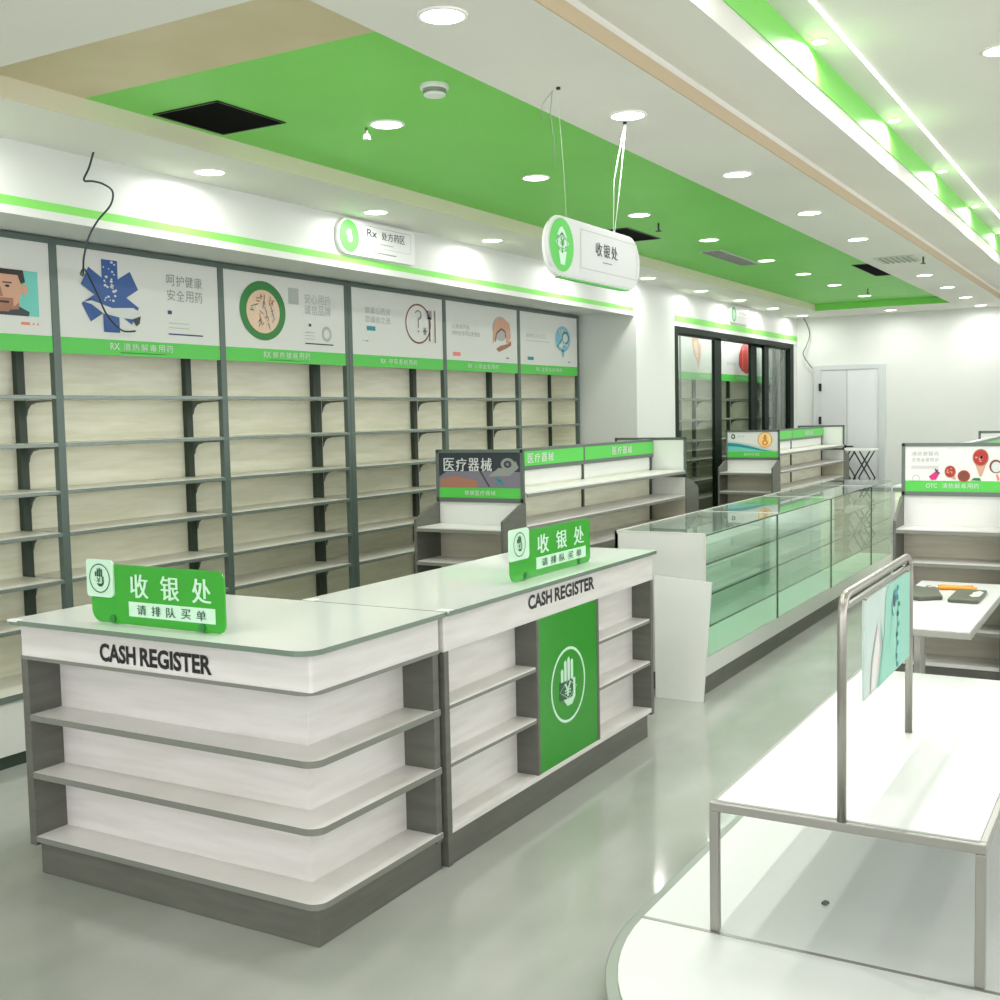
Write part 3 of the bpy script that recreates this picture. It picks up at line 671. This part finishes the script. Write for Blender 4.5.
# leaning loose board
bd = MB(); t = .018
bd.add([(-2.43, 5.90, 0), (-2.152, 5.90, 0), (-2.152, 5.90 + t, 0), (-2.43, 5.90 + t, 0), (-2.497, 6.055, .668), (-2.154, 6.055, .644), (-2.154, 6.055 + t, .644), (-2.497, 6.055 + t, .668)],
       [(0, 1, 2, 3), (4, 7, 6, 5), (0, 4, 5, 1), (1, 5, 6, 2), (2, 6, 7, 3), (3, 7, 4, 0)], M_wht)
tag(bd.build('loose_board', origin=(-2.3, 5.98, 0)), 'loose white board leaning upright against the end of the glass counters', 'board')

# far white-topped cabinet
wc = empty('low_cabinet', (-1.86, 11.8, 0), 'cream low cabinet with bright white top beyond the glass counters', 'cabinet')
bx('body', (-2.18, -1.52, 11.30, 12.3, 0, .80), M_lamv, wc, .002); bx('edge_band', (-2.20, -1.5, 11.29, 12.32, .80, .835), M_edge, wc); bx('cabinet_top', (-2.20, -1.5, 11.29, 12.32, .835, .85), M_white, wc)
# folding stool
fs = empty('folding_stool', (-3.31, 14.6, 0), 'tall folding stool with crossed dark legs in front of the grey door', 'stool')
bx('seat', (-3.57, -3.05, 14.44, 14.76, 1.07, 1.095), M_plast, fs, .004)
for y in (14.46, 14.74):
    for a, b in ((-3.53, -3.33), (-3.29, -3.09)):
        for z0, z1 in ((.72, 1.07), (.36, .72), (0, .36)):
            MB().tube([(a, y, z0), (b, y, z1)], .009, M_yblk, 8).build('leg', fs); MB().tube([(b, y + .02, z0), (a, y + .02, z1)], .009, M_yblk, 8).build('leg', fs)

# ================================================================== PROMOTION PLATFORM AND TABLES
pf = empty('display_platform', (-.73, 3.9, 0), 'low white display platform with rounded near end, bottom right', 'platform')
def oval(h, b, yc, yend, n=28):
    return [(-.73 - h * math.cos(PI * i / n), yc - b * math.sin(PI * i / n)) for i in range(n + 1)] + [(-.73 + h, yend), (-.73 - h, yend)]
MB().prism(oval(.59, .745, 3.07, 4.98), 'z', 0, .085, M_tedge).build('plinth', pf, .003)
MB().prism(oval(.612, .775, 3.07, 4.99), 'z', .085, .094, M_bead).build('rim', pf, .003)
MB().prism(oval(.578, .735, 3.07, 4.98), 'z', .094, .100, M_white).build('top_board', pf)
bx('seam_strip', (-1.31, -.15, 3.050, 3.064, .10, .1015), M_tube, pf)
tb = empty('display_table', (-.73, 4.03, .1), 'white display table with grey steel frame standing on the low platform', 'table')
x0, x1, y0, y1, zt, q = -1.10, -.362, 3.06, 4.97, .482, .026
m = MB(); m.box(x0, x1, y0, y0 + q, zt - q, zt, M_tube); m.box(x0, x1, y1 - q, y1, zt - q, zt, M_tube); m.box(x0, x0 + q, y0 + q + .0002, y1 - q - .0002, zt - q, zt, M_tube); m.box(x1 - q, x1, y0 + q + .0002, y1 - q - .0002, zt - q, zt, M_tube)
m.build('top_frame', tb, .003)
for a in (x0, x1 - q):
    for b in (y0, y1 - q): bx('leg', (a, a + q, b, b + q, .102, zt - q), M_tube, tb, .003)
bx('tabletop', (x0 + q - .008, x1 - q + .008, y0 + q - .006, y1 - q + .01, zt - .008, zt + .004), M_white, tb)
# arch frame
ar = empty('sign_arch', (-.73, 3.55, .482), 'grey tubular arch rising from the white display table', 'frame')
px = -.728; r = .0125; R = .06; zt2 = 1.098
pts = [(px, 3.073, .482)]; 
for i in range(9): a = PI - PI / 2 * i / 8; pts.append((px, 3.073 + R + R * math.cos(a), zt2 - R + R * math.sin(a)))
for i in range(9): a = PI / 2 - PI / 2 * i / 8; pts.append((px, 4.025 - R + R * math.cos(a), zt2 - R + R * math.sin(a)))
pts.append((px, 4.025, .486))
MB().tube(pts, r, M_steel, 14).build('arch_tube', ar)
bx('lower_rail', (px - .006, px + .006, 3.084, 4.014, 1.058, 1.070), M_steel, ar)
sp = empty('hanging_poster', (-.73, 3.68, .75), 'white and turquoise poster board hanging in the grey arch', 'poster')
bx('board', (px - .003, px + .003, 3.325, 4.010, .755, 1.048), M_tealp, sp)
A = Art('x', px + .003)
Z0, Z1, U0, U1 = .755, 1.048, 3.325, 4.010
A.poly([(3.50, .757), (3.60, .90), (3.62, 1.02), (3.66, Z1), (U1, Z1), (U1, Z0), (3.50, Z0)], M_tealm, 1)
A.poly([(3.52, .757), (3.58, .86), (3.545, .965), (3.60, .86), (3.66, .83), (3.74, 1.0), (3.76, .757)], M_tealm, 1.5)
A.poly([(3.40, .757), (3.42, .85), (3.50, .955), (3.56, .88), (3.50, .80), (3.46, .757)], M_blush, 1.2); A.poly([(3.41, .765), (3.43, .85), (3.50, .94), (3.53, .88), (3.46, .765)], M_paper, 1.6)
A.poly([(3.53, .985), (3.56, .90), (3.53, .80), (3.55, .92)], M_teal, 2)
bl = [(3.80, 1.02), (3.79, .99), (3.82, .965), (3.80, .935), (3.81, .90), (3.79, .87), (3.80, .84), (3.785, .80), (3.80, .77)]
A.line(bl, .018, M_teal, 2)
for i, (u, v) in enumerate(bl): A.ell(u, v, .012, .009, random.choice([M_tealb, M_dgreen, M_tealb]), 3, 10)
A.ell(3.76, 1.00, .03, .02, M_tealb, 2.5); A.ell(3.745, .985, .014, .02, M_darkp, 3); A.line([(3.73, 1.0), (3.70, .97), (3.73, .94)], .006, M_tealb, 3)
A.build('printed_picture', sp)
for y in (3.345, 3.99): MB().tube([(px, y, 1.046), (px, y, 1.060)], .006, M_steel, 8).build('clip', sp)
# second table
t2 = empty('display_table', (-.89, 5.75, 0), 'white display table on slim legs carrying tools before the right island shelving', 'table')
x0, x1, y0, y1, zt = -1.115, -.668, 5.055, 6.50, .652
bx('tabletop', (x0 + .006, x1 - .006, y0 + .006, y1 - .006, zt - .004, zt + .003), M_white, t2)
m = MB(); m.box(x0, x1, y0, y0 + q, zt - q - .004, zt, M_tube); m.box(x0, x1, y1 - q, y1, zt - q - .004, zt, M_tube); m.box(x0, x0 + q, y0 + q + .0002, y1 - q - .0002, zt - q - .004, zt, M_tube); m.box(x1 - q, x1, y0 + q + .0002, y1 - q - .0002, zt - q - .004, zt, M_tube)
m.build('top_frame', t2, .003)
for x, y in ((-.900, y0 + .03), (x0, y1 - q)): bx('leg', (x, x + q, y, y + q, 0, zt - q - .004), M_tube, t2, .002)
zz = .655
pc = MB(); pc.prism([(-1.10, 5.83), (-1.00, 5.79), (-.905, 5.87), (-.96, 6.08), (-1.10, 6.17)], 'z', zz, zz + .022, M_olive)
tag(pc.build('tool_pouch', bevel=.006, origin=(-1.0, 5.95, zz)), 'dark olive flat tool pouch beside the grey arch post on the far white table', 'pouch')
ph = empty('small_case', (-.80, 5.96, zz), 'dark rounded rectangular case with white patch lying on the far white table', 'case')
m = MB(); m.prism(rounded(-.875, -.735, 5.80, 6.15, (.02, .02, .02, .02)), 'z', zz, zz + .018, M_olive); m.build('case_body', ph, .004)
m = MB(); m.prism([(-.775, 5.90), (-.745, 5.92), (-.742, 6.06), (-.765, 6.10), (-.79, 6.04), (-.785, 5.98), (-.795, 5.95)], 'z', zz + .018, zz + .0195, M_white); m.build('white_patch', ph)
pl = empty('pliers', (-.92, 6.2, zz), 'orange-handled pliers lying behind the dark cases on the far white table', 'tool')
MB().tube([(-.975, 6.18, zz + .012), (-.93, 6.21, zz + .012), (-.88, 6.21, zz + .012), (-.83, 6.19, zz + .012), (-.79, 6.19, zz + .012)], .012, M_orangeh, 10).build('grip', pl)
MB().tube([(-.975, 6.24, zz + .012), (-.92, 6.245, zz + .012), (-.86, 6.25, zz + .012), (-.82, 6.27, zz + .012)], .010, M_orangeh, 10).build('grip', pl)
MB().tube([(-.97, 6.18, zz + .012), (-1.0, 6.21, zz + .012), (-1.04, 6.22, zz + .010)], .008, M_steel, 8).tube([(-.97, 6.24, zz + .012), (-1.0, 6.21, zz + .012), (-1.04, 6.20, zz + .010)], .008, M_steel, 8).build('jaws', pl)
for (x, y, z) in ((-.80, 2.99, .1), (-.70, 3.20, .1), (-.62, 3.35, .1)):
    pass
m = MB(); m.prism([(-.862, 3.385), (-.848, 3.38), (-.842, 3.40), (-.856, 3.405)], 'z', .1005, .108, M_olive); tag(m.build('debris_crumb', origin=(-.85, 3.39, .1005)), 'small dark crumb on the white platform under the display table', 'debris')

# ================================================================== CEILING-HUNG SIGNS
hs = empty('hanging_sign', (-1.93, 4.11, 2.11), 'white rounded cashier sign with green disc hanging from the ceiling', 'sign')
def stadium(y0, y1, z0, z1, n=14):
    r = (z1 - z0) / 2
    zc = (z0 + z1) / 2; p = []
    for i in range(n + 1): a = -PI / 2 + PI * i / n; p.append((y1 - r + r * math.cos(a), zc + r * math.sin(a)))
    for i in range(n + 1): a = PI / 2 + PI * i / n; p.append((y0 + r + r * math.cos(a), zc + r * math.sin(a)))
    return p
MB().prism(stadium(3.70, 4.53, 2.108, 2.320), 'x', -1.948, -1.92, M_plast, M_white).build('sign_body', hs, .003)
tag(bx('lower_edge', (-1.948, -1.921, 3.80, 4.43, 2.103, 2.1075), M_green2, hs), 'green lower edge')
MB().prism(stadium(3.69, 4.535, 2.116, 2.328), 'x', -1.932, -1.919, M_white).build('face_plate', hs, .002)
A = Art('x', -1.919)
A.ell(3.805, 2.222, .098, .098, M_green2, 1)
A.poly([(3.775, 2.20), (3.84, 2.20), (3.825, 2.15), (3.79, 2.15)], M_pale, 2); A.poly([(3.765, 2.255), (3.845, 2.25), (3.825, 2.275), (3.805, 2.29), (3.785, 2.28)], M_pale, 2)
A.ring(3.805, 2.23, .055, .038, .007, M_pale, 2, 4); A.rect(3.77, 2.212, 3.842, 2.25, M_pale, 2); A.text('¥', 3.79, 2.215, 3.822, 2.247, M_green, 3, .03)
for a, b in (((3.965, 2.300), (4.50, 2.300)), ((4.50, 2.300), (4.50, 2.155)), ((4.50, 2.155), (3.965, 2.155)), ((3.965, 2.155), (3.965, 2.300))): A.line([a, b], .003, M_lgrey, 1)
A.chars('收银处', 4.09, 2.215, 4.31, 2.268, M_darkp, 1, .005, .82); A.rect(4.16, 2.192, 4.25, 2.196, M_greyt, 1)
A.build('lettering', hs)
for yy, xa, ya in ((4.335, -1.92, 4.41), (3.90, -1.93, 3.81)):
    MB().tube([(-1.945, yy, 2.328), (-1.935, yy + (ya - yy) * .4, 2.5), (xa, ya, 2.788)], .0016 if yy > 4 else .0006, M_wire, 6).build('cord', hs)
MB().tube([(-1.945, 4.325, 2.328), (-1.95, 4.35, 2.55), (-1.925, 4.41, 2.788)], .0013, M_wire, 6).build('cord', hs)
for y in (4.41, 3.81): MB().disc((-1.925, y), .008, 2.782, 2.79, M_yblk, 10).build('hook', hs)
rx = empty('wall_sign', (-4.15, 5.73, 2.56), 'white Rx sign with green disc fixed on the bulkhead over the wall shelving', 'sign')
MB().prism(rounded(5.345, 6.14, 2.565, 2.775, (.10, .03, .03, .10)), 'x', -4.17, -4.145, M_plast).build('sign_body', rx, .003)
A = Art('x', -4.145)
A.ell(5.455, 2.67, .095, .095, M_green2, 1); yen_logo(A, 5.455, 2.67, .06, M_pale, M_green2, 2, False)
A.text('Rx', 5.63, 2.69, 5.73, 2.735, M_darkp, 1, .01); A.chars('处方药区', 5.775, 2.685, 6.03, 2.735, M_darkp, 1, .005, .86)
A.rect(5.76, 2.655, 5.90, 2.659, M_greyt); A.rect(5.58, 2.63, 6.08, 2.632, M_lgrey); A.rect(5.70, 2.598, 5.93, 2.604, M_greyt)
for a, b in (((5.58, 2.752), (6.09, 2.752)), ((6.09, 2.752), (6.09, 2.63)), ((5.58, 2.63), (5.58, 2.752))): A.line([a, b], .003, M_lgrey, 1)
A.build('lettering', rx)
sx = empty('wall_sign', (-4.15, 12.64, 2.59), 'small white sign with green disc fixed above the sliding glass doors', 'sign')
MB().prism(rounded(12.34, 12.99, 2.58, 2.77, (.08, .02, .02, .08)), 'x', -4.17, -4.14, M_plast).build('sign_body', sx, .003)
A = Art('x', -4.14); A.ell(12.44, 2.675, .085, .085, M_green2, 1); A.ell(12.44, 2.675, .05, .06, M_tealp, 2); A.chars('中药区', 12.62, 2.68, 12.88, 2.72, M_greyt, 1); A.rect(12.55, 2.65, 12.93, 2.653, M_lgrey); A.build('lettering', sx)

# ================================================================== CEILING FITTINGS
POW = 0.6
def lamp(x, y, z, power, spread=175, r=.065):
    L = bpy.data.lights.new('downlight_or_fill_lamp', 'AREA'); L.shape = 'DISK'; L.size = r * 2; L.energy = power * POW; L.color = (1.0, .965, .97); L.spread = math.radians(spread)
    o = bpy.data.objects.new('downlight_or_fill_lamp', L); COL.objects.link(o); o.location = (x, y, z - .012); return o
proto = None
def downlight(x, y, z, label, group, power=10, spread=175):
    global proto
    if proto is None:
        ro = empty('downlight', (x, y, z), label, 'ceiling light', group)
        m = MB(); n = 32; R1, R2 = .077, .066
        for i in range(n):
            pass
        vs = []; 
        for rr, zz_ in ((R1, z), (R1, z - .004), (R2, z - .006), (R2, z - .001)):
            vs += [(x + rr * math.cos(2 * PI * i / n), y + rr * math.sin(2 * PI * i / n), zz_) for i in range(n)]
        m.add(vs, [(k * n + i, k * n + (i + 1) % n, (k + 1) * n + (i + 1) % n, (k + 1) * n + i) for k in range(3) for i in range(n)], M_trimw, True)
        m.build('trim_ring', ro)
        MB().disc((x, y), .066, z - .004, z - .001, M_lamp, 28).build('diffuser', ro)
        proto = ro
    else:
        ro = dup(proto, (x, y, z), label); ro['group'] = group
    lamp(x, y, z, power, spread)
ORD = ['nearest', 'second', 'third', 'fourth', 'fifth', 'sixth', 'seventh', 'eighth', 'ninth', 'tenth']
gw, gg, gr_, gt = 'downlights along the wall bulkhead', 'downlights in the green ceiling panel', 'downlights in the white strip right of the green panel', 'downlights in the raised ceiling'
wl = [4.127, 5.462, 6.795, 8.17, 9.532, 10.886, 12.083, 13.315, 14.6]
for i, y in enumerate(wl): downlight(-3.955, y, ZC, f'{ORD[i]} downlight from the camera in the row along the wall bulkhead', gw, 8)
gl_ = [4.139, 5.503, 6.911, 8.222, 9.649, 10.818, 12.0, 13.378]
for i, y in enumerate(gl_): downlight(-2.925, y, ZT - .006, f'{ORD[i]} downlight from the camera in the green ceiling panel', gg, 11)
rl = [2.947, 4.314, 5.683, 7.049, 8.338, 10.98, 12.24, 13.5, 14.7]
for i, y in enumerate(rl): downlight(-1.87, y, ZC, f'{ORD[i]} downlight from the camera in the white strip right of the green panel', gr_, 11)
downlight(-2.88, 14.6, ZC, 'downlight alone between the far end of the green panel and the back wall', 'downlight by the back wall', 9)
for i in range(-1, 6):
    y = 4.81 + 1.515 * i; x = -1.235
    if i >= 0:
        ro = empty('spotlight', (x, y, ZR), f'{ORD[i]} small spotlight from the camera tucked against the green-striped ceiling step', 'ceiling light', 'small spotlights against the raised ceiling step')
        MB().disc((x, y), .034, ZR - .006, ZR - .0005, M_trimw, 20).build('trim_ring', ro); MB().disc((x, y), .026, ZR - .009, ZR - .006, M_lamp, 20).build('diffuser', ro)
    lamp(x, y, ZR, 20, 165, .03)
for i, y in enumerate((5.37, 7.9, 10.4)): downlight(-.617, y, ZR, f'{ORD[i]} downlight from the camera right of the bright strip light', gt + ' right of the strip', 12)
for x, y in ((.9, 3.0), (.9, 5.5), (.9, 8.0), (.9, 11.0), (-.2, 2.4), (2.4, 4.2), (2.4, 7.5), (-2.9, 1.2), (-4.0, 1.4), (-1.9, .8), (-.6, .4), (-4.0, 2.8)):  # unseen fill lamps without fittings, added to light the room
    lamp(x, y, 3.05 if x > -1.2 else ZC, 9)
led = bx('strip_light', (-1.144, -1.132, 0.5, 14.6, ZR - .008, ZR), M_ledm); tag(led, 'long bright white strip light running down the raised ceiling', 'strip light')
# vents
def vent(x0, x1, y0, y1, z, label, dark=True, cat='vent'):
    ro = empty('ceiling_vent', ((x0 + x1) / 2, (y0 + y1) / 2, z), label, cat, 'ceiling openings and vents')
    if dark:
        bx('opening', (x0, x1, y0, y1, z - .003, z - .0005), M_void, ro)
        m = MB(); m.box(x0, x1, y0, y0 + .008, z - .005, z - .003, M_yblk); m.box(x0, x0 + .008, y0, y1, z - .005, z - .003, M_yblk); m.box(x1 - .008, x1, y0, y1, z - .005, z - .003, M_yblk); m.box(x0, x1, y1 - .008, y1, z - .005, z - .003, M_yblk); m.build('rim', ro)
    else:
        m = MB(); m.box(x0, x1, y0, y1, z - .008, z - .0005, M_vent); m.build('frame', ro)
        n = 6
        for i in range(n):
            x = x0 + (x1 - x0) * (i + 1) / (n + 1); bx('slat', (x - .005, x + .005, y0 + .02, y1 - .02, z - .014, z - .008), M_greyt, ro)
zg = ZT - .006
vent(-3.62, -3.26, 3.46, 3.87, zg, 'large black square opening in the near end of the green ceiling panel')
vent(-3.44, -3.19, 7.33, 7.93, zg, 'black rectangular opening in the green ceiling behind the hanging cashier sign')
vent(-2.40, -2.15, 10.45, 11.45, zg, 'black slot opening at the right edge of the far green ceiling panel')
vent(-3.20, -3.02, 8.75, 9.8, zg, 'pale green slatted vent between two downlights in the green ceiling', False)
vent(-2.0, -1.70, 9.45, 9.85, ZC, 'white slatted vent in the white ceiling strip among the far downlights', False)
sd = empty('smoke_detector', (-2.43, 3.76, zg), 'round white smoke detector on the near part of the green ceiling', 'smoke detector')
MB().disc((-2.43, 3.76), .055, zg - .02, zg, M_plast, 28).build('base', sd, .004); MB().disc((-2.43, 3.76), .045, zg - .032, zg - .02, M_greyt, 28).build('vent_band', sd); MB().disc((-2.43, 3.76), .042, zg - .045, zg - .032, M_plast, 28).build('cap', sd, .006)
sk = empty('sprinkler_head', (-3.035, 4.14, zg), 'small white hanging sprinkler beside the nearest light in the green ceiling', 'sprinkler')
MB().tube([(-3.035, 4.14, zg), (-3.035, 4.14, zg - .03)], .006, M_steel, 8).build('pipe', sk); MB().prism([(-3.05, zg - .05), (-3.02, zg - .05), (-3.028, zg - .028), (-3.042, zg - .028)], 'y', 4.13, 4.15, M_plast).build('cover', sk)
for (x, y, z, lb) in ((-2.95, 7.3, zg, 'small dark sprinkler nub in the green ceiling beyond the hanging sign'), (-2.72, 12.6, zg, 'small dark sprinkler nub at the far end of the green ceiling'), (-1.655, 9.65, ZC, 'small dark sprinkler nub below the white ceiling vent')):
    ro = empty('sprinkler_head', (x, y, z), lb, 'sprinkler')
    MB().tube([(x, y, z), (x, y, z - .05)], .007, M_dark, 8).build('pipe', ro); MB().disc((x, y), .02, z - .056, z - .05, M_dark, 12).build('deflector', ro)
wh = MB(); wh.tube([(-1.96, 3.83, 2.79), (-1.965, 3.82, 2.70), (-1.955, 3.83, 2.60), (-1.965, 3.85, 2.52)], .0012, M_greyt, 6)
wh.tube([(-1.96, 3.83, 2.785), (-1.985, 3.79, 2.73), (-1.98, 3.79, 2.68)], .001, M_greyt, 6)
tag(wh.build('loose_wire', origin=(-1.96, 3.83, 2.79)), 'thin loose wire dangling from the white ceiling above the hanging sign', 'wire')
# cables
def smooth(pts, n=6):
    P = [Vector(p) for p in pts]; P = [P[0]] + P + [P[-1]]; out = []
    for i in range(1, len(P) - 2):
        for j in range(n):
            t = j / n; a, b, c_, d_ = P[i - 1], P[i], P[i + 1], P[i + 2]
            out.append(.5 * ((2 * b) + (c_ - a) * t + (2 * a - 5 * b + 4 * c_ - d_) * t * t + (3 * b - a - 3 * c_ + d_) * t ** 3))
    out.append(P[-2]); return out
cb = MB().tube(smooth([(-4.08, 3.545, 2.79), (-4.09, 3.525, 2.72), (-4.1, 3.503, 2.665), (-4.1, 3.55, 2.668), (-4.1, 3.61, 2.665), (-4.1, 3.66, 2.64), (-4.1, 3.645, 2.578), (-4.1, 3.57, 2.50), (-4.1, 3.515, 2.42), (-4.12, 3.50, 2.33), (-4.2, 3.56, 2.27), (-4.5, 3.80, 2.32), (-4.62, 3.93, 2.36), (-4.655, 4.03, 2.25), (-4.66, 4.09, 2.15), (-4.66, 4.18, 2.08), (-4.66, 4.27, 2.08)]), .0045, M_cable, 8)
tag(cb.build('loose_cable', origin=(-4.08, 3.545, 2.79)), 'dark cable looping from the ceiling across the blue star poster', 'cable')
cb = MB().tube(smooth([(-4.05, 14.98, 2.79), (-4.0, 15.0, 2.68), (-3.98, 15.02, 2.56), (-4.02, 15.0, 2.42), (-4.06, 15.0, 2.32), (-4.0, 15.03, 2.2), (-3.95, 15.05, 2.13)]), .007, M_cableg, 8)
tag(cb.build('loose_cable', origin=(-4.05, 14.98, 2.79)), 'grey cable curling down the back wall corner beside the glass doors', 'cable')

# ================================================================== WORLD, LIGHT, CAMERA
w = bpy.data.worlds.new('daylight'); S.world = w; w.use_nodes = True
bg = w.node_tree.nodes['Background']; bg.inputs['Color'].default_value = (.99, .965, 1.0, 1); bg.inputs['Strength'].default_value = 2.3

F, AZ, PT, RO = 1140.64, .5249, -.0739, -.0205
ca, sa = math.cos(AZ), math.sin(AZ)
f_ = Vector((-sa * math.cos(PT), ca * math.cos(PT), math.sin(PT))); rt = Vector((ca, sa, 0)); up = rt.cross(f_)
r2 = rt * math.cos(RO) + up * math.sin(RO); u2 = -rt * math.sin(RO) + up * math.cos(RO)
cam = bpy.data.cameras.new('camera'); co = bpy.data.objects.new('camera', cam); COL.objects.link(co)
Mx = Matrix.Identity(4)
for i in range(3): Mx[i][0] = r2[i]; Mx[i][1] = u2[i]; Mx[i][2] = -f_[i]
Mx[0][3], Mx[1][3], Mx[2][3] = 0, 0, 1.6
co.matrix_world = Mx
cam.sensor_width = 36; cam.sensor_fit = 'HORIZONTAL'; cam.lens = F / 1000 * 36; cam.clip_start = .05
S.camera = co
S.cycles.transparent_max_bounces = 40
S.view_settings.view_transform = 'Standard'; S.view_settings.look = 'None'; S.view_settings.gamma = 1; S.view_settings.exposure = 0.1
